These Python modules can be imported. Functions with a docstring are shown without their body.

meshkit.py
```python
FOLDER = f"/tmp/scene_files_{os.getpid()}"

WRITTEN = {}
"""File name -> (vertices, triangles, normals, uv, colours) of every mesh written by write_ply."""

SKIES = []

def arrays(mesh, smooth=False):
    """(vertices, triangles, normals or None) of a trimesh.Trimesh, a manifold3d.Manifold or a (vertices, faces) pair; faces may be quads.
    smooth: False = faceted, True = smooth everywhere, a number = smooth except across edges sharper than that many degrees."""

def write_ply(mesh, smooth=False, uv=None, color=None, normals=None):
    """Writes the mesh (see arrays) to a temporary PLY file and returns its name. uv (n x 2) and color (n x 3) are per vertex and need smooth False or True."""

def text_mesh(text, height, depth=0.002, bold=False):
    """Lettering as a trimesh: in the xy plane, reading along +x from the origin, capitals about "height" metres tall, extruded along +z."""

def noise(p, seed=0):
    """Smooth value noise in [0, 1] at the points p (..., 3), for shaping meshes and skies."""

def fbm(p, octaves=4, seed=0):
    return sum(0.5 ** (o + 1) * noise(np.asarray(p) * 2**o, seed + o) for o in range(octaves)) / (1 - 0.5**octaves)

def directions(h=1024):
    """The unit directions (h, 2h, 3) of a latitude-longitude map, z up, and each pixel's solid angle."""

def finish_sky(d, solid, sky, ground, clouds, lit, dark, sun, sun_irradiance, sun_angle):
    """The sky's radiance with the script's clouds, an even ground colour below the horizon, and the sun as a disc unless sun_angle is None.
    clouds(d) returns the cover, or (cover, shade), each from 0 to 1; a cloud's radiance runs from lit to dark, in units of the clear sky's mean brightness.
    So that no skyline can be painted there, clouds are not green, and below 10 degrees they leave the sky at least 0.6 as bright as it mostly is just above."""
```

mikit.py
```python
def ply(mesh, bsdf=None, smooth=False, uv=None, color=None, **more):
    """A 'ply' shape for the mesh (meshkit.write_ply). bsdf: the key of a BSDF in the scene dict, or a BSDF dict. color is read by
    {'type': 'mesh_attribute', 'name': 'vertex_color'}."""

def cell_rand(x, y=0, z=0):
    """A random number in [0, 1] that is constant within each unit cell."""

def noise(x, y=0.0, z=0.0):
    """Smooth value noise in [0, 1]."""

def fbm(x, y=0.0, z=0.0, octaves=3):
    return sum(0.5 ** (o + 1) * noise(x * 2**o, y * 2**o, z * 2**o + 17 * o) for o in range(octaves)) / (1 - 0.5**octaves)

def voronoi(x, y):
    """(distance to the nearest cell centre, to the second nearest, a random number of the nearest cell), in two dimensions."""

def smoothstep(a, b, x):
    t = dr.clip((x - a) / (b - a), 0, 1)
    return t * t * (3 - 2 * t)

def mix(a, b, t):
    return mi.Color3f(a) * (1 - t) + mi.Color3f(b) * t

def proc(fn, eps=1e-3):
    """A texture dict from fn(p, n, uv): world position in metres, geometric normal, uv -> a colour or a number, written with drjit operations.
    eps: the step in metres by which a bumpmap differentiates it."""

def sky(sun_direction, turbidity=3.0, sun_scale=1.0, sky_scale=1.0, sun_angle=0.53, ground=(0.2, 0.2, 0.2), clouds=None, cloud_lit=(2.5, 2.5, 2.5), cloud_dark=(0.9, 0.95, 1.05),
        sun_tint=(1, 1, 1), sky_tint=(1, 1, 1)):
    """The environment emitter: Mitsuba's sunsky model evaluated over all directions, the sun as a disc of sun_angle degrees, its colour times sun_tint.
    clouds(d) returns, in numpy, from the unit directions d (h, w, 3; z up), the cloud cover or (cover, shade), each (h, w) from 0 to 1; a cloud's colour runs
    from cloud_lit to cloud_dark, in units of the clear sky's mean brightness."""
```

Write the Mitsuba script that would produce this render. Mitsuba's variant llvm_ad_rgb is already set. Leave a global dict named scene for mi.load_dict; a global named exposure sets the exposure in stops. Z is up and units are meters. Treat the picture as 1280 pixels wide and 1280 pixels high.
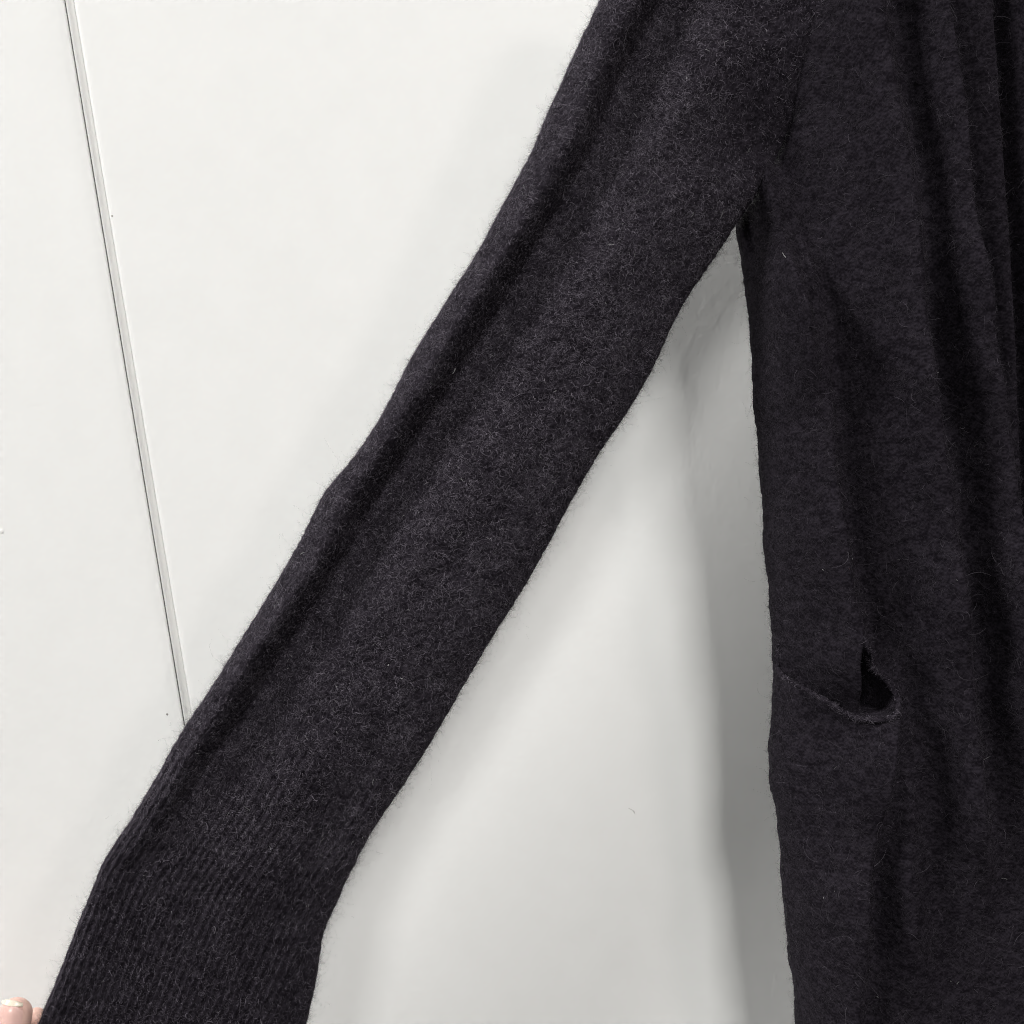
import math, numpy as np, trimesh, mitsuba as mi, mikit, meshkit, manifold3d as m3
from scipy.interpolate import PchipInterpolator
from scipy.spatial import cKDTree
T = mi.ScalarTransform4f
scene, labels = {}, {}

# ---------------------------------------------------------------- camera, lamps, exposure
# The wall is the plane y = 0, the viewer stands at negative y, z is up; one unit is a metre.
ROLL = math.radians(8.5)
scene['camera'] = {'type': 'perspective', 'fov': 2 * math.degrees(math.atan(.48)), 'fov_axis': 'x', 'near_clip': .02, 'far_clip': 50.0,
                   'to_world': T().look_at(origin=[0, -.75, 0], target=[0, 0, 0], up=[math.sin(ROLL), 0, math.cos(ROLL)])}
exposure = -.17


def lamp(key, at, aim, w, h, power, label):
    """A ceiling panel: a housing and a glowing diffuser that looks at AIM."""
    base = T().look_at(origin=at, target=aim, up=[0, 0, 1])
    scene[key + '__diffuser'] = {'type': 'rectangle', 'to_world': base @ T().scale([w / 2, h / 2, 1]), 'emitter': {'type': 'area', 'radiance': {'type': 'rgb', 'value': power}}}
    scene[key + '__housing'] = {'type': 'cube', 'to_world': base @ T().translate([0, 0, -.034]) @ T().scale([w / 2 + .02, h / 2 + .02, .03]), 'bsdf': {'type': 'diffuse', 'reflectance': {'type': 'rgb', 'value': [.7, .7, .7]}}}
    labels[key] = {'label': label, 'category': 'lamp'}


lamp('ceiling_lamp', [2.50, -5.00, 3.50], [.05, 0, 0], 1.35, 1.35, [48, 47.6, 46.4], 'large square white ceiling lamp in front of the wall, a little to the right')
lamp('ceiling_lamp_001', [-4.2, -1.9, 3.35], [.05, 0, 0], 1.5, 1.25, [47, 46.5, 45.5], 'large white ceiling lamp above and to the left of the cardigan')
lamp('ceiling_lamp_002', [2.7, -3.1, 1.3], [.05, 0, 0], .42, .42, [36, 32.6, 31.4], 'small warm ceiling lamp to the right of the cardigan')
lamp('ceiling_lamp_003', [-1.2, -4.2, 1.0], [.05, 0, 0], 1.2, .60, [24, 23.8, 23.3], 'added unseen fill lamp behind the viewer, a little to the left')  # added fill light: lifts the shadows and evens the wall

# ---------------------------------------------------------------- measured outlines, in millimetres on the wall: [x, z]
SLEEVE_ROWS = [[145.8, 360.4, 248.3, 301.6, 112.0], [97.8, 295.0, 210.9, 229.7, 112.0], [69.2, 252.4, 188.6, 187.1, 112.0], [53.2, 226.7, 174.2, 168.5, 112.0], [40.6, 206.8, 155.6, 147.5, 112.0], [22.5, 183.2, 142.5, 132.8, 110.9], [1.3, 155.1, 117.7, 105.2, 109.8], [-21.0, 129.6, 94.0, 69.6, 108.7], [-45.9, 100.4, 75.7, 47.1, 107.6], [-67.4, 71.1, 54.9, 24.5, 106.5], [-89.3, 46.6, 38.7, 4.0, 105.5], [-109.8, 28.6, 18.6, -22.9, 104.4], [-128.0, 3.4, -0.2, -47.1, 103.3], [-150.0, -24.2, -21.5, -71.5, 102.2], [-173.6, -51.8, -41.4, -96.2, 101.1], [-193.7, -75.6, -65.8, -126.7, 100.0], [-216.4, -100.0, -89.7, -154.5, 98.9], [-236.4, -125.4, -113.6, -180.9, 97.8], [-259.7, -153.4, -129.4, -202.6, 96.7], [-277.4, -172.9, -143.7, -224.2, 95.6], [-291.7, -196.0, -153.3, -240.5, 94.5], [-305.6, -219.2, -160.2, -262.3, 93.5], [-321.1, -246.3, -168.1, -284.1, 92.4], [-332.2, -264.1, -174.0, -298.7, 91.3], [-344.4, -288.8, -181.9, -323.1, 90.2], [-360.6, -327.0, -193.1, -359.6, 89.1], [-375.2, -360.6, -203.4, -393.8, 88.0]]
BODY_EDGE = [[247.0, 413.5], [223.0, 337.0], [210.8, 288.8], [193.2, 231.4], [182.0, 193.6], [170.7, 173.1], [163.8, 155.8], [165.2, 124.9], [164.4, 89.0], [160.0, 29.6], [157.4, -19.9], [154.4, -61.7], [153.4, -100.4], [149.1, -136.3], [138.8, -190.0], [139.8, -221.5], [137.0, -282.7], [135.6, -312.8], [136.1, -329.1], [133.2, -358.7], [127.3, -423.6], [122.1, -476.1]]
FOLD_UNDERARM = [[174.5, 203.2], [174.9, 174.8], [178.4, 151.2], [178.1, 120.7], [179.4, 84.5], [179.2, 54.0]]
FOLD_SIDE = [[193.1, 335.4], [182.5, 240.1], [182.9, 186.9], [187.1, 162.3], [190.0, 138.1], [192.7, 109.3], [192.9, 78.8], [189.3, 36.6], [186.6, -17.0], [187.6, -71.8], [190.3, -102.4], [189.2, -119.1]]
FOLD_MIDDLE = [[256.2, 372.1], [245.0, 251.1], [245.5, 213.4], [247.0, 177.5], [248.2, 138.7], [246.3, 101.4], [244.5, 64.3], [244.9, 33.9], [247.9, -26.2], [248.1, -94.3], [248.5, -162.0], [247.0, -230.3]]
FOLD_FRONT = [[290.0, 367.0], [281.5, 245.6], [282.3, 219.7], [282.2, 181.4], [281.0, 148.5], [281.1, 118.8], [283.4, 84.0], [284.0, 53.3], [287.2, 17.4], [288.0, -19.4], [289.0, -71.2], [289.5, -114.9], [291.9, -168.5]]
FRONT_EDGE = [[332.6, 366.0], [322.0, 250.8], [318.9, 205.0], [316.3, 159.6], [313.3, 90.5], [309.3, 20.6], [304.9, -74.5], [301.4, -171.6], [283.8, -471.5]]
POCKET_RIM = [[141.1, -106.5], [143.9, -110.8], [148.8, -116.9], [151.6, -124.5], [161.0, -133.7], [169.3, -139.8], [175.7, -145.6], [183.7, -150.7], [193.1, -151.6], [200.9, -150.9], [205.3, -146.7], [207.2, -139.2], [204.7, -132.1], [199.5, -124.5], [195.3, -115.7], [192.0, -107.9], [191.0, -101.1]]
POCKET_SIDE = [[206.9, -141.1], [197.4, -171.3], [190.1, -202.0], [181.7, -230.2], [174.8, -253.9], [167.8, -297.7], [159.2, -341.7], [146.1, -405.8]]
LOWER_FOLD = [[209.0, -170.6], [207.0, -209.4], [204.4, -253.5], [201.8, -297.9]]
HOLLOW = [[169.7, 151.3]]
JOINT = [[-258.3, 402.6], [-250.5, -104.7]]
LINT_SLEEVE = [[-14.4, -13.4], [-20.6, 89.3], [-28.1, 94.1], [-79.6, -87.7], [-121.9, -113.0], [-181.2, -153.2], [-127.1, -6.2], [-28.3, 31.8], [-27.6, 23.9], [28.8, 39.3], [-106.7, -130.9], [-85.1, -78.1], [-88.3, -93.2], [-117.6, -87.0], [-157.7, -216.8], [-118.5, -181.9], [-141.9, -176.1], [-154.1, -155.9], [-148.7, -74.1], [-144.8, -103.2], [-23.5, 42.5], [49.7, 148.6], [81.1, 143.9], [105.1, 181.6]]
LINT_BODY = [[175.0, 136.9], [178.3, 122.5], [164.8, 134.2], [273.6, -38.5], [246.6, 41.7], [191.2, -56.0], [174.8, -59.8], [226.1, -325.9], [223.4, -324.0], [152.7, -259.5], [136.5, -225.9], [158.3, -254.3], [264.9, -265.6], [178.4, -328.3], [144.5, -209.7], [272.2, -2.4], [256.8, 66.1], [259.3, -189.9], [244.1, -75.0], [194.4, -12.3], [167.8, -180.9], [221.7, -62.0]]
WALL_MARKS = [[-247.4, 247.4], [-356.9, 39.7], [-260.8, -104.9], [53.8, -222.5], [50.5, -218.0]]
HAND = {"thumb": [[-342.5, -104.0, -256.5], [-349.5, -109.0, -283.2], [-380.4, -106.0, -323.1], [-434.0, -90.0, -365.6]], "index": [[-344.3, -77.0, -271.6], [-360.7, -74.0, -300.8], [-404.6, -66.0, -329.6], [-470.0, -60.0, -344.2]], "middle": [[-386.8, -86.0, -364.2], [-389.3, -68.0, -355.6], [-429.9, -53.0, -348.0], [-492.8, -50.0, -366.9]], "ring": [[-404.6, -90.0, -380.0], [-408.8, -70.0, -372.1], [-446.4, -52.0, -366.3], [-508.6, -47.0, -388.9]], "little": [[-427.1, -90.0, -396.6], [-430.5, -73.0, -390.0], [-459.0, -58.0, -385.3], [-518.4, -49.0, -409.5]], "wrist": [[-503.6, -70.0, -419.8], [-545.1, -90.0, -499.1]]}


def pts(a):
    return np.array(a, float) / 1000


def along(curve):
    """x as a smooth function of height z along a measured line, with the heights it spans."""
    c = pts(curve)
    c = c[np.argsort(c[:, 1])]
    f = PchipInterpolator(c[:, 1], c[:, 0], extrapolate=True)
    return f, c[0, 1], c[-1, 1]


def noise(u, v, w=0.0, seed=0):
    return meshkit.noise(np.stack(np.broadcast_arrays(u, v, w), -1), seed)


def fbm(u, v, octaves=4, seed=0):
    return meshkit.fbm(np.stack(np.broadcast_arrays(u, v, 0.0), -1), octaves, seed)


def sstep(a, b, x):
    t = np.clip((x - a) / (b - a), 0, 1)
    return t * t * (3 - 2 * t)


def grid_faces(r, c):
    i, j = np.meshgrid(np.arange(r - 1), np.arange(c - 1), indexing='ij')
    a = i * c + j
    return np.stack([a, a + 1, a + c + 1, a + c], -1).reshape(-1, 4)


def tris(q):
    return np.vstack([q[:, [0, 1, 2]], q[:, [0, 2, 3]]])


def submesh(v, f):
    used, inv = np.unique(f, return_inverse=True)
    return v[used], inv.reshape(f.shape)


# ---------------------------------------------------------------- materials
def rgb(*v):
    return {'type': 'rgb', 'value': list(v)}


def wall_height(p, n, uv):
    x, z = p.x * 1.0, p.z * 1.0
    return mikit.fbm(x * 480, z * 480, 3.0, 3)


def wall_tone(p, n, uv):
    t = mikit.fbm(p.x * 40, p.z * 40, 1.0, 3)
    return mikit.mix([.80, .802, .786], [.825, .827, .812], t)


scene['paint'] = {'type': 'bumpmap', 'scale': .00020, 'height': mikit.proc(wall_height, eps=4e-4),
                  'bsdf': {'type': 'principled', 'base_color': mikit.proc(wall_tone), 'roughness': .55, 'specular': .35}}


scene['strip'] = {'type': 'principled', 'base_color': rgb(.69, .688, .67), 'roughness': .45, 'specular': .4}  # shade of the joint groove put into this grey


def yarn_tone(p, n, uv):
    """Heathered yarn: darker and paler strands, in specks of about a millimetre."""
    a = mikit.noise(p.x * 900, p.y * 900, p.z * 900)
    b = mikit.fbm(p.x * 260, p.y * 260, p.z * 260, 2)
    return mikit.mix([.0071, .0058, .0082], [.0243, .0207, .0271], mikit.smoothstep(.25, .8, .5 * a + .5 * b))


scene['yarn'] = {'type': 'twosided', 'bsdf': {'type': 'principled', 'base_color': mikit.proc(yarn_tone), 'roughness': .95, 'specular': .05, 'sheen': .25, 'sheen_tint': .6}}
scene['fibre'] = {'type': 'twosided', 'bsdf': {'type': 'diffuse', 'reflectance': {'type': 'mesh_attribute', 'name': 'vertex_color'}}}
scene['skin'] = {'type': 'principled', 'base_color': mikit.proc(lambda p, n, uv: mikit.mix([.78, .48, .40], [.87, .60, .51], mikit.fbm(p.x * 300, p.y * 300, p.z * 300, 3))), 'roughness': .45, 'specular': .4}
scene['nail'] = {'type': 'principled', 'base_color': rgb(.80, .52, .46), 'roughness': .22, 'specular': .5, 'clearcoat': .4}
scene['nail_edge'] = {'type': 'principled', 'base_color': rgb(.80, .72, .58), 'roughness': .3, 'specular': .5}

# ---------------------------------------------------------------- the wall: two boards that meet in a moulded joint
J0, J1 = pts(JOINT)
jd = (J1 - J0) / np.linalg.norm(J1 - J0)            # runs down the wall
jn = np.array([-jd[1], jd[0]])                      # points to the right board
if jn[0] < 0:
    jn = -jn


def board(profile):
    """A profile [(distance from the joint, out of the wall)] run along the joint."""
    p = np.array(profile) / 1000
    s = np.array([-2.2, 2.6])
    v = [[*(J0 + jd * a + jn * q[0]), -q[1]] for a in s for q in p]
    v = np.array([[x, y, z] for x, z, y in v])
    f = grid_faces(2, len(p))
    m = trimesh.Trimesh(v, tris(f), process=False)
    if m.face_normals[len(p) // 3][1] > 0:
        m.invert()
    return m


def arc(cx, cy, r, a0, a1, n=6):
    return [(cx + r * math.cos(math.radians(a)), cy + r * math.sin(math.radians(a))) for a in np.linspace(a0, a1, n)]


left = [(-1800, 0), (-14, 0), (-9, -.08), (-5.5, -.30), (-3.2, -.75), *arc(-2.0, -2.1, 1.3, 80, 0), (-.7, -3)]
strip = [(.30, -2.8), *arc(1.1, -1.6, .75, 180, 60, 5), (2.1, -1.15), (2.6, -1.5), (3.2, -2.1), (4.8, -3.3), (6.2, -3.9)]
right = [(5.9, -9), (6.0, -2.6), (6.3, -1.5), (6.9, -.75), (7.9, -.3), (9.7, -.08), (12, 0), (2200, 0)]
scene['wall__board'] = mikit.ply(board(left), 'paint', smooth=28)
scene['wall__board_001'] = mikit.ply(board(right), 'paint', smooth=28)
scene['wall__joint_shade_strip'] = mikit.ply(board(strip), 'strip', smooth=28)
labels['wall__joint_shade_strip'] = {'label': 'strip in the joint between the boards, its shade put into a light grey colour'}
labels['wall'] = {'label': 'white painted wall of two boards with a narrow moulded joint', 'kind': 'structure'}
dots = []
for (x, z), r in zip(pts(WALL_MARKS)[:3], (.0007, .0018, .0008)):
    d = trimesh.creation.icosphere(2, 1.0)
    d.vertices *= [r, r * .35, r]
    d.vertices += [x, 0, z]
    dots.append(d)
scene['wall__paint_nib'] = mikit.ply(dots[0], {'type': 'diffuse', 'reflectance': rgb(.42, .40, .37)}, smooth=True)
scene['wall__paint_nib_001'] = mikit.ply(dots[1], 'paint', smooth=True)
scene['wall__paint_nib_002'] = mikit.ply(dots[2], {'type': 'diffuse', 'reflectance': rgb(.25, .24, .23)}, smooth=True)

# ---------------------------------------------------------------- the cardigan
labels['cardigan'] = {'label': 'black fuzzy knitted cardigan hanging on the white wall with its sleeve held out', 'category': 'cardigan'}

CELL = .0009


def felt(u, v, seed, knit=1.0):
    """Height of the felted knit, in metres: columns of stitches under matted fibres."""
    col = np.abs(np.sin(np.pi * (u + .0007 * (noise(u * 90, v * 25, seed=seed + 5) - .5)) / .0027))
    row = np.abs(np.sin(np.pi * v / .0021 + 1.2 * col))
    h = knit * (.00022 * col + .00010 * row)
    h += .00080 * (noise(u * 560, v * 560, seed=seed) - .5) + .00055 * (noise(u * 260, v * 260, seed=seed + 1) - .5)
    h += .0007 * (fbm(u * 60, v * 60, 2, seed + 2) - .5)
    return h


# --- body: one hanging sheet with folds; its edge turns round to the back at the left
edge_x, _, _ = along(BODY_EDGE)
front_x, _, _ = along(FRONT_EDGE)
Z0, Z1, X_MAX = -.47, .46, .43
rim = pts(POCKET_RIM)
rim[:, 0] = np.maximum(rim[:, 0], edge_x(rim[:, 1]) + .0006)
rim = np.stack([PchipInterpolator(np.arange(len(rim)), rim[:, k])(np.linspace(0, len(rim) - 1, 240)) for k in (0, 1)], -1)
rim_tree = cKDTree(rim)


def fold(curve, X, Z, height, left, right, fade=.05, slack=None):
    f, a, b = along(curve)
    d = X - f(np.clip(Z, a, b))
    on = sstep(a - fade, a + fade * .3, Z) * (1 - sstep(b - fade * .3, b + fade, Z))
    amp = 1 + .35 * (noise(Z * 22, 0 * Z + height * 999, seed=5) - .5) * 2
    if slack is not None:          # the fold is shallow above
        amp = amp * np.interp(Z, slack, [1, .30])
    return height * amp * on * np.where(d < 0, np.exp(-(d / left) ** 2), np.exp(-(d / right) ** 2) - .35 * np.exp(-((d - 2.1 * right) / (1.4 * right)) ** 2) * (1 - np.exp(-(d / right) ** 2)))


def inside(poly, X, Z):
    from shapely import contains_xy, Polygon
    return contains_xy(Polygon(poly), X, Z)


rows_n = int((Z1 - Z0) / CELL)
cols_n = 400
Zg = np.linspace(Z1, Z0, rows_n)[:, None] + np.zeros((1, cols_n))
uu = np.linspace(0, 1, cols_n)[None, :] ** 1.25


def ragged_edge(z):
    # hangs from Z1 down to Z0
    return edge_x(z) + .0007 * (noise(z * 380, 0, seed=9) - .5) + .0018 * (noise(z * 70, 0, seed=10) - .5)


ex = ragged_edge(Zg[:, :1])
Xg = ex + (X_MAX - ex) * uu
dist = Xg - ex
z_pit = pts(BODY_EDGE)[6, 1]
turn = np.interp(Zg, [z_pit - .02, z_pit + .05, z_pit + .09], [.019, .019, .006])
hang = np.interp(Zg, [-.42, .22], [.046, .088])          # closer to the wall lower down
depth = hang + .046 * np.sqrt(np.clip(1 - np.exp(-dist / turn), 0, 1))
base = depth.copy()
depth += fold(FOLD_UNDERARM, Xg, Zg, .022, .013, .0065, .03)
depth += fold(FOLD_SIDE, Xg, Zg, .025, .021, .0062, .04, (pts(FOLD_SIDE)[6, 1], pts(FOLD_SIDE)[2, 1]))
depth += fold(FOLD_MIDDLE, Xg, Zg, .0235, .019, .0080, .08)
depth += fold(FOLD_FRONT, Xg, Zg, .0270, .021, .0060, .06)
depth += fold(POCKET_SIDE, Xg, Zg, .0190, .023, .0062, .03)
depth += fold(LOWER_FOLD, Xg, Zg, .0090, .014, .009, .05)
(hx, hz), = pts(HOLLOW)
depth -= .034 * np.exp(-(((Xg - hx) / .019) ** 2 + ((Zg - hz) / .036) ** 2))
depth += .006 * (fbm(Xg * 14, Zg * 5, 2, 41) - .5) + .004 * (fbm(Xg * 30, Zg * 9, 2, 43) - .5)
# the front edge lies over the layer behind it
df = Xg - front_x(Zg)
depth -= .016 * np.exp(-((df - .003) / .0042) ** 2) + .004 * sstep(0, .006, df)
# the pocket opening
hit, _ = rim_tree.query(np.stack([Xg, Zg], -1).reshape(-1, 2))
hit = hit.reshape(Xg.shape)
mouth = inside(np.vstack([rim, rim[-1] + [0, .004], rim[0] + [0, .004]]), Xg, Zg)
side_f, side_a, side_b = along(FOLD_SIDE)
right_of = sstep(-.0022, .0022, Xg - side_f(np.clip(Zg, side_a, side_b)))
near = np.where(mouth, hit, 0)
below = np.clip(((rim[0, 1] + (Xg - rim[0, 0]) / (rim[-1, 0] - rim[0, 0]) * (rim[-1, 1] - rim[0, 1])) - Zg), 0, 1)
depth -= np.where(mouth, (.0065 * np.exp(-near / .02)) * 1.4 * sstep(0, .0012, near) * sstep(0, .02, below) + .021 * right_of * sstep(.0002, .0042, near) * sstep(.002, .022, below), 0)
depth += np.where(mouth, 0, .0040 * np.exp(-hit / .010)) * (Zg < rim[:, 1].max() - .004)
depth_smooth = depth.copy()
depth += felt(Xg, Zg, 61, 1.3) * np.clip(dist / .004, 0, 1) * .85
depth = base + (depth - base) * sstep(0, .007, dist)
bv = np.stack([Xg, -depth, Zg], -1).reshape(-1, 3)
bq = grid_faces(rows_n, cols_n)
cx, cz = Xg.reshape(-1)[bq].mean(1), Zg.reshape(-1)[bq].mean(1)
pside, pa, pb = along(POCKET_SIDE)
rim_low = rim[:int(np.argmax(rim[:, 0]))]
order = np.argsort(rim_low[:, 0])
rim_z = np.interp(cx, rim_low[order, 0], rim_low[order, 1])
in_mouth = inside(rim, cx, cz)
is_pocket = (cz < rim_z) & (cx < pside(np.clip(cz, pa, pb)) + .004) & (cz > pb - .30) & ~in_mouth
is_band = cx > front_x(cz) + .003
for key, sel in (('cardigan__front_panel', ~is_pocket & ~is_band), ('cardigan__pocket', is_pocket), ('cardigan__front_band', is_band)):
    # each part is cut from the one sheet
    v, f = submesh(bv, tris(bq[sel]))
    scene[key] = mikit.ply((v, f), 'yarn', smooth=True)
labels['cardigan__pocket'] = {'label': 'sagging side pocket with a rolled edge'}

kz = np.linspace(Z1, Z0, rows_n)[:, None] + np.zeros((1, 60))
ku = np.linspace(0, 1, 60)[None, :] ** 2
kx = ragged_edge(kz) + (X_MAX - ragged_edge(kz)) * ku
khang = np.interp(kz, [-.42, .22], [.046, .088])
kd = khang - .045 * (1 - np.exp(-(kx - ragged_edge(kz)) / .03))
scene['cardigan__back_panel'] = mikit.ply((np.stack([kx, -kd, kz], -1).reshape(-1, 3), tris(grid_faces(rows_n, 60))), 'yarn', smooth=True)

sheet_tree = cKDTree(bv[:, [0, 2]])
smooth_sheet = -(depth_smooth.reshape(-1))

# --- sleeve: a flattened tube along the measured rows, with a rolled ridge on its upper side
rows = pts(SLEEVE_ROWS)
mid = (rows[:, :2] + rows[:, 2:4]) / 2
s_key = np.r_[0, np.cumsum(np.linalg.norm(np.diff(mid, axis=0), axis=1))]
row_at = PchipInterpolator(s_key, rows)
S_END, S_ARMPIT, S_CUFF = s_key[-1], s_key[4], s_key[18]


def sleeve_part(s0, s1, rib):
    ns, nf, nb = int((s1 - s0) / CELL) + 2, 230, 40
    s = np.linspace(s0, s1, ns)[:, None]
    k = np.linspace(0, 1, nf)
    tf = .55 * k + .45 * (.5 - .5 * np.cos(np.pi * k))
    tb = .5 + .5 * np.cos(np.pi * np.linspace(0, 1, nb + 2)[1:-1])
    t = np.r_[tf, tb][None, :]
    front = np.r_[np.ones(nf), np.zeros(nb)][None, :]
    q = row_at(s[:, 0])
    width = np.linalg.norm(q[:, 2:4] - q[:, :2], axis=1)[:, None]
    hf = np.interp(s, [0, S_ARMPIT, .45, S_CUFF, S_END], [.022, .022, .018, .015, .011])
    fade = 1 - sstep(S_CUFF - .09, S_CUFF + .06, s)
    wob = .022 * (fbm(s * 16 + 0 * t, 0 * s + 3.0, 3, 11) - .5) * 2
    tw = np.interp(s, [0, .12, .3, .5, S_CUFF, S_END], [.165, .15, .132, .12, .102, .06]) + wob * fade
    left = (1 - np.clip((tw - t) / tw, 0, 1) ** 2.5) ** .5
    right = (1 - np.clip((t - .45) / .55, 0, 1) ** 2.4) ** (1 / 2.2)
    arch = left * right
    tv = tw + np.interp(s, [0, .12, .3, .5, S_CUFF], [.10, .095, .088, .085, .08])
    ridge = .0050 * np.exp(-((t - tw) / .055) ** 2) - .0225 * np.exp(-(np.abs(t - tv) / np.where(t < tv, .042, .17)) ** 2)
    h = hf * 1.15 * arch + fade * ridge * np.clip(arch * 1.3, 0, 1)
    h += arch * .006 * (fbm(s * 9 + 4 * t, t * 2.2 + 7, 2, 21) - .5)
    h += arch * .0028 * (fbm(s * 30 - 5 * t, t * 5 + 3, 2, 23) - .5)
    # soft hollows where the sleeve bends above the cuff
    h -= .006 * np.exp(-((t - .80) / .13) ** 2) * np.exp(-((s - S_CUFF + .05) / .06) ** 2)
    u, v = t * width, s
    bump = felt(u, v, 31, .7 + .8 * sstep(.35, .6, s))
    if rib:
        bump = bump + .00080 * np.cos(2 * np.pi * u / .0046) + .00012 * np.cos(2 * np.pi * u / .0022)
    else:
        bump = bump + sstep(S_CUFF - .12, S_CUFF, s) * (.00080 * np.cos(2 * np.pi * u / .0046) + .00012 * np.cos(2 * np.pi * u / .0022))
    h = np.where(front > 0, h + bump * np.clip(arch * 1.6, 0, 1), -.75 * hf * arch)
    bite = .0009 * (.6 * noise(s * 410 + 0 * t, t * 3.0, seed=77) + .4 * noise(s * 130 + 0 * t, t * 3.0, seed=78) - .5)[:, :, None] * (np.abs(t - .5) * 2)[:, :, None] ** 8
    xz = q[:, None, :2] * (1 - t[:, :, None]) + q[:, None, 2:4] * t[:, :, None]
    across = (q[:, 2:4] - q[:, :2]) / width
    xz = xz + bite * across[:, None, :] * np.sign(t - .5)[:, :, None]
    # the shoulder end runs on into the body
    dep = q[:, 4][:, None] + h
    w = (1 - sstep(S_ARMPIT - .085, S_ARMPIT + .006, s)) * sstep(.45, .92, t) * front
    if w.max() > 0:
        bx = np.maximum(xz[..., 0], ragged_edge(xz[..., 1]) + .013)
        _, near_j = sheet_tree.query(np.stack([bx, xz[..., 1]], -1)[w > 0])
        target = dep.copy()
        target[w > 0] = -smooth_sheet[near_j] + .0014 - .0034 * sstep(.90, 1.0, (t + 0 * s)[w > 0])
        dep = dep * (1 - w) + target * w + .5 * (bump * w)
    v3 = np.stack([xz[..., 0], -dep, xz[..., 1]], -1)
    c = nf + nb
    f = grid_faces(ns, c)
    i = np.arange(ns - 1) * c
    f = np.vstack([f, np.stack([i + c - 1, i, i + c, i + 2 * c - 1], -1)])
    return v3.reshape(-1, 3), tris(f), (ns, nf, nb)


sv, sf, sshape = sleeve_part(0, S_CUFF + .0005, False)
cv, cf, cshape = sleeve_part(S_CUFF, S_END, True)
scene['cardigan__sleeve'] = mikit.ply((sv, sf), 'yarn', smooth=True)
scene['cardigan__cuff'] = mikit.ply((cv, cf), 'yarn', smooth=True)
labels['cardigan__cuff'] = {'label': 'ribbed cuff at the lower end of the sleeve'}


def front_of(v, shape):
    ns, nf, nb = shape
    g = v.reshape(ns, nf + nb, 3)[:, :nf]
    return g.reshape(-1, 3), tris(grid_faces(ns, nf))


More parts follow.
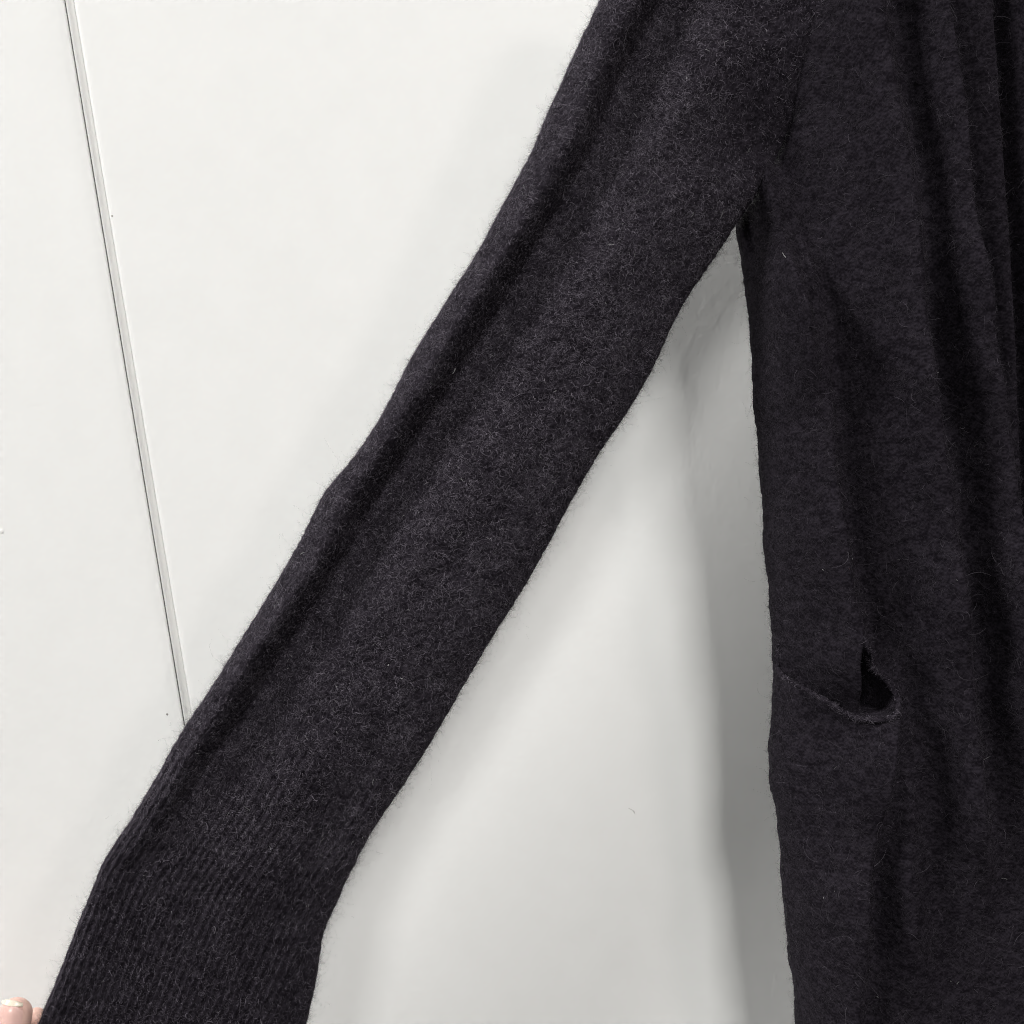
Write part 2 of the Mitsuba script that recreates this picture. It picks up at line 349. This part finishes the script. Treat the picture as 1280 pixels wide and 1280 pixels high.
# the rolled edge of the pocket, a cord that follows the rim on the sheet
keep = ~mouth.reshape(-1)
out_tree = cKDTree(bv[keep][:, [0, 2]])
_, j = out_tree.query(rim)
ry = bv[keep][j, 1]
ry = np.convolve(np.pad(ry, 8, mode='edge'), np.ones(17) / 17, 'valid')


def tube(path, radius, sides=8):
    p = np.asarray(path)
    t = np.gradient(p, axis=0)
    t /= np.linalg.norm(t, axis=1, keepdims=True)
    a = np.cross(t, [0, 1, 0])
    a /= np.linalg.norm(a, axis=1, keepdims=True)
    b = np.cross(t, a)
    g = np.arange(sides) * 2 * np.pi / sides
    r = np.broadcast_to(radius, (len(p),))[:, None, None]
    v = p[:, None] + r * (np.cos(g)[None, :, None] * a[:, None] + np.sin(g)[None, :, None] * b[:, None])
    i, k = np.meshgrid(np.arange(len(p) - 1), np.arange(sides), indexing='ij')
    q = np.stack([i * sides + k, i * sides + (k + 1) % sides, (i + 1) * sides + (k + 1) % sides, (i + 1) * sides + k], -1).reshape(-1, 4)
    return v.reshape(-1, 3), tris(q)


rad = .0013 + .0009 * noise(np.linspace(0, 60, len(rim)), 0, seed=3)
rad[-40:] *= np.linspace(1, .3, 40)
rad[:20] *= np.linspace(.4, 1, 20)
rv, rf = tube(np.stack([rim[:, 0], ry - .0006, rim[:, 1]], -1), rad, 10)
scene['cardigan__pocket__rim'] = mikit.ply((rv, rf), 'yarn', smooth=True)

# ---------------------------------------------------------------- fuzz: loose fibres that lie on and stand off the knit
rng = np.random.default_rng(7)


def ribbons(p, d, n, length, width, lift, curl, tone, steps=4):
    """Curled flat fibres from the points P, setting off along D on a surface with the normals N."""
    k = len(p)
    side = np.cross(n, d)
    s = np.linspace(0, 1, steps)[None, :, None]
    L, C, U = length[:, None, None], curl[:, None, None], lift[:, None, None]
    path = p[:, None] + d[:, None] * L * (s - .18 * C ** 2 * s ** 3) + side[:, None] * L * C * s ** 2 * .6 + n[:, None] * (.00012 + U * L * (s - .55 * s * s))
    t = np.gradient(path, axis=1)
    face = n[:, None] + .45 * rng.normal(size=(k, 1, 3))
    w = np.cross(t, face)
    w /= np.linalg.norm(w, axis=2, keepdims=True) + 1e-12
    w = w * (width[:, None] * np.linspace(1, .5, steps)[None, :])[:, :, None] / 2
    v = np.stack([path - w, path + w], 2).reshape(-1, 3)
    base = (np.arange(k) * steps * 2)[:, None] + (np.arange(steps - 1) * 2)[None, :]
    base = base.reshape(-1)
    q = np.stack([base, base + 1, base + 3, base + 2], -1)
    return v, tris(q), np.repeat(tone, steps * 2, axis=0)


def fuzz(key, v, f, per_m2, length, width, lift, bias=None, pale=.06, worn=.25, seam=False):
    m = trimesh.Trimesh(v, f, process=False)
    area = m.area_faces
    count = int(per_m2 * area.sum())
    pick = np.searchsorted(np.cumsum(area) / area.sum(), rng.random(count))
    pick = np.clip(pick, 0, len(f) - 1)
    a, b = rng.random(count), rng.random(count)
    flip = a + b > 1
    a[flip], b[flip] = 1 - a[flip], 1 - b[flip]
    tri = v[f[pick]]
    p = tri[:, 0] + (tri[:, 1] - tri[:, 0]) * a[:, None] + (tri[:, 2] - tri[:, 0]) * b[:, None]
    # tufts: fewer fibres where the pile is worn flat
    keep = rng.random(count) < worn + (1 - worn) * sstep(.35, .65, noise(p[:, 0] * 160, p[:, 2] * 160, seed=15))
    if seam:        # paler sleeve pile thins out across the armhole seam, fading its painted light
        past = p[:, 0] - ragged_edge(p[:, 2]) + .02 * (noise(p[:, 0] * 60, p[:, 2] * 60, seed=18) - .5)
        keep &= rng.random(count) > .72 * sstep(-.075, .005, past) * sstep(z_pit - .01, z_pit + .03, p[:, 2])
    p, pick = p[keep], pick[keep]
    n = m.face_normals[pick].copy()
    n[n[:, 1] > 0] *= -1
    d = rng.normal(size=n.shape)
    if bias is not None:
        d += np.asarray(bias)
    d -= n * (d * n).sum(1, keepdims=True)
    d /= np.linalg.norm(d, axis=1, keepdims=True)
    k = len(p)
    lng = length * np.exp(.45 * rng.normal(size=k))
    up = lift * rng.random(k) ** 1.8
    g = (pale * np.exp(.5 * rng.normal(size=k)))[:, None] * np.array([1.0, .90, 1.07])
    vv, ff, cc = ribbons(p, d, n, lng, width * (.6 + .8 * rng.random(k)), up, .9 * rng.normal(size=k), np.clip(g, 0, .5))
    scene[key] = mikit.ply((vv, ff), 'fibre', color=cc)
    labels[key] = {'kind': 'stuff'}


fv, ff = front_of(sv, sshape)
fuzz('cardigan__sleeve__fuzz', fv, ff, 1700000, .0018, .000085, 1.0, None, .135, .6, True)  # fibres paler than on the body: the light the sleeve catches, in colour
gv, gf = front_of(cv, cshape)
fuzz('cardigan__cuff__fuzz', gv, gf, 1150000, .0018, .000085, .9, None, .12, .6)  # pale like the sleeve, with the same light put into the colour
near_cam = (bv[bq].mean(1)[:, 0] < .34) & (np.abs(cz) < .42)
fuzz('cardigan__front_panel__fuzz', bv, tris(bq[~is_pocket & ~is_band & near_cam]), 640000, .0034, .0001, .9, (.5, 0, 0), .034, .15)
fuzz('cardigan__pocket__fuzz', bv, tris(bq[is_pocket & near_cam]), 640000, .0034, .0001, .9, (.5, 0, 0), .034, .15)
fuzz('cardigan__pocket__rim_fuzz', rv, rf, 2200000, .0013, .000095, .8, None, .10)  # paler than the pocket fibres: the lit edge is put into the colour
fuzz('cardigan__front_band__fuzz', bv, tris(bq[is_band & near_cam]), 420000, .0034, .0001, .8, (.5, 0, 0), .030)

# the thin halo of fibres that stand off the outline
def halo(key, p, out, count, tone):
    pick = rng.integers(0, len(p), count)
    n = out[pick] + rng.normal(size=(count, 3)) * [.25, .5, .25]
    n /= np.linalg.norm(n, axis=1, keepdims=True)
    d = rng.normal(size=(count, 3))
    d -= n * (d * n).sum(1, keepdims=True)
    d /= np.linalg.norm(d, axis=1, keepdims=True)
    lng = .0034 * np.exp(.5 * rng.normal(size=count))
    v, f, c = ribbons(p[pick], d, n, lng, .00005 + .00004 * rng.random(count), .5 + 1.4 * rng.random(count), 1.2 * rng.normal(size=count), np.repeat((tone * np.exp(.4 * rng.normal(size=count)))[:, None], 3, 1), 6)
    scene[key] = mikit.ply((v, f), 'fibre', color=np.clip(c, 0, .5))
    labels[key] = {'kind': 'stuff'}


def rims(v, shape):
    g = v.reshape(shape[0], shape[1] + shape[2], 3)
    a, b = g[:, 0], g[:, shape[1] - 1]
    o = (a - b) / np.linalg.norm(a - b, axis=1, keepdims=True)
    return np.vstack([a, b]), np.vstack([o, -o])


halo('cardigan__sleeve__edge_fuzz', *rims(sv, sshape), 9000, .09)
halo('cardigan__cuff__edge_fuzz', *rims(cv, cshape), 3000, .09)
be = bv.reshape(rows_n, cols_n, 3)[:, 2]
halo('cardigan__front_panel__edge_fuzz', be, np.tile([-1.0, -.2, 0], (rows_n, 1)), 3000, .07)

# pale lint caught in the pile, and a few long stray hairs
face_v = np.vstack([fv, gv])
lint_v, lint_f, lint_c, at0 = [], [], [], 0
for spots, tree, verts in ((pts(LINT_SLEEVE), cKDTree(face_v[:, [0, 2]]), face_v), (pts(LINT_BODY), sheet_tree, bv)):
    _, j = tree.query(spots)
    p = verts[j] + [0, -.0012, 0]
    k = len(p)
    d = rng.normal(size=(k, 3)) * [1, .1, 1]
    d /= np.linalg.norm(d, axis=1, keepdims=True)
    v, f, c = ribbons(p, d, np.tile([0, -1.0, 0], (k, 1)), .0008 + .0042 * rng.random(k) ** 3, .00022 + .00025 * rng.random(k), .1 * rng.random(k), .5 * rng.normal(size=k), np.repeat((.10 + .5 * rng.random(k) ** 2)[:, None], 3, 1))
    lint_v.append(v), lint_f.append(f + at0), lint_c.append(c)
    at0 += len(v)
scene['cardigan__lint'] = mikit.ply((np.vstack(lint_v), np.vstack(lint_f)), 'fibre', color=np.vstack(lint_c))
labels['cardigan__lint'] = {'kind': 'stuff'}
long_v, long_f, long_c, at0 = [], [], [], 0
for verts, count in ((face_v, 150), (bv[(bv[:, 0] < .33) & (np.abs(bv[:, 2]) < .4)], 110)):
    p = verts[rng.integers(0, len(verts), count)] + [0, -.0008, 0]
    d = rng.normal(size=(count, 3)) * [1, .05, 1]
    d /= np.linalg.norm(d, axis=1, keepdims=True)
    v, f, c = ribbons(p, d, np.tile([0, -1.0, 0], (count, 1)), .006 + .010 * rng.random(count), np.full(count, .00011), .12 * rng.random(count), 1.1 * rng.normal(size=count), (.06 + .10 * rng.random(count))[:, None] * np.array([1.0, .92, 1.06]), 8)
    long_v.append(v), long_f.append(f + at0), long_c.append(c)
    at0 += len(v)
scene['cardigan__stray_hair'] = mikit.ply((np.vstack(long_v), np.vstack(long_f)), 'fibre', color=np.vstack(long_c))
labels['cardigan__stray_hair'] = {'kind': 'stuff'}

# a stray hair on the wall
w0, w1 = pts(WALL_MARKS)[3:5]
a = np.linspace(0, 1, 10)
hair = np.stack([w1[0] + (w0[0] - w1[0]) * a + .0010 * np.sin(3 * a), np.full(10, -.0003), w1[1] + (w0[1] - w1[1]) * a], -1)
scene['wall_hair'] = mikit.ply(tube(hair, .00016, 5), {'type': 'diffuse', 'reflectance': rgb(.30, .28, .26)}, smooth=True)
labels['wall_hair'] = {'label': 'tiny grey hair stuck on the white wall between sleeve and body', 'category': 'hair'}

# ---------------------------------------------------------------- the hand that holds the cuff
H = {k: np.array(v) / 1000 for k, v in HAND.items()}
RADII = {'thumb': [.0097, .0106, .0116, .0150], 'index': [.0064, .0074, .0086, .0108], 'middle': [.0066, .0078, .0090, .0112], 'ring': [.0062, .0074, .0086, .0108], 'little': [.0054, .0064, .0074, .0098]}


def ball(p, r):
    return m3.Manifold.sphere(float(r), 28).translate([float(x) for x in p])


def bone(a, ra, b, rb):
    return m3.Manifold.batch_hull([ball(a, ra), ball(b, rb)])


pieces = []
for k, r in RADII.items():
    for i in range(3):
        pieces.append(bone(H[k][i], r[i], H[k][i + 1], r[i + 1]))
wr, el = H['wrist']
for k in ('index', 'middle', 'ring', 'little'):
    pieces.append(m3.Manifold.batch_hull([ball(H[k][3], RADII[k][3]), ball(wr, .021), ball(H['thumb'][3], .012)]))
pieces.append(bone(wr, .024, el, .032))
hand = m3.Manifold.batch_boolean(pieces, m3.OpType.Add).refine_to_length(.0022)
hm = hand.to_mesh()
hm = trimesh.Trimesh(hm.vert_properties[:, :3], hm.tri_verts, process=True)
trimesh.smoothing.filter_taubin(hm, lamb=.5, nu=.53, iterations=18)
scene['person'] = mikit.ply(hm, 'skin', smooth=True)
labels['person'] = {'label': 'hand of a person pinching the cuff between thumb and finger, bottom left corner', 'category': 'person'}


def nail(base, tip, out, r, lift, l0, l1, wide, pad=0.0):
    """A curved plate on the back of a fingertip."""
    ax = (tip - base) / np.linalg.norm(tip - base)
    o = out - ax * np.dot(out, ax)
    o /= np.linalg.norm(o)
    sd = np.cross(ax, o)
    a = np.linspace(-wide, wide, 15)[None, :]
    l = np.linspace(l0, l1, 12)[:, None]
    corner = 1 - .35 * np.clip((np.abs(a) / wide) ** 4, 0, 1) * np.clip((l - l0) / (l1 - l0), 0, 1) ** 6
    rr = r + lift - .0020 * np.clip((l - .002) / .008, 0, 1) ** 2
    def sheet(off):
        return tip + ax * (l * corner)[..., None] + (o * (np.cos(a) * (rr + off))[..., None] + sd * (np.sin(a) * (rr + off) * 1.0)[..., None])
    top, low = sheet(0.0), sheet(-.0006)
    v = np.vstack([top.reshape(-1, 3), low.reshape(-1, 3)])
    g = grid_faces(12, 15)
    n = 180
    ring = np.r_[np.arange(15), np.arange(1, 12) * 15 + 14, 11 * 15 + np.arange(13, -1, -1), np.arange(10, 0, -1) * 15]
    nx = np.roll(ring, -1)
    f = np.vstack([g, g[:, ::-1] + n, np.stack([ring, ring + n, nx + n, nx], -1)])
    return v, tris(f)


tb, tt = H['thumb'][1], H['thumb'][0]
look = np.array([-.05, -1.0, .42])
scene['person__nail'] = mikit.ply(nail(tb, tt, look, .0097, .0002, -.0075, .0070, .95), 'nail', smooth=40)
scene['person__nail__tip'] = mikit.ply(nail(tb, tt, look, .0097, .0002, .0071, .0100, .90), 'nail_edge', smooth=40)
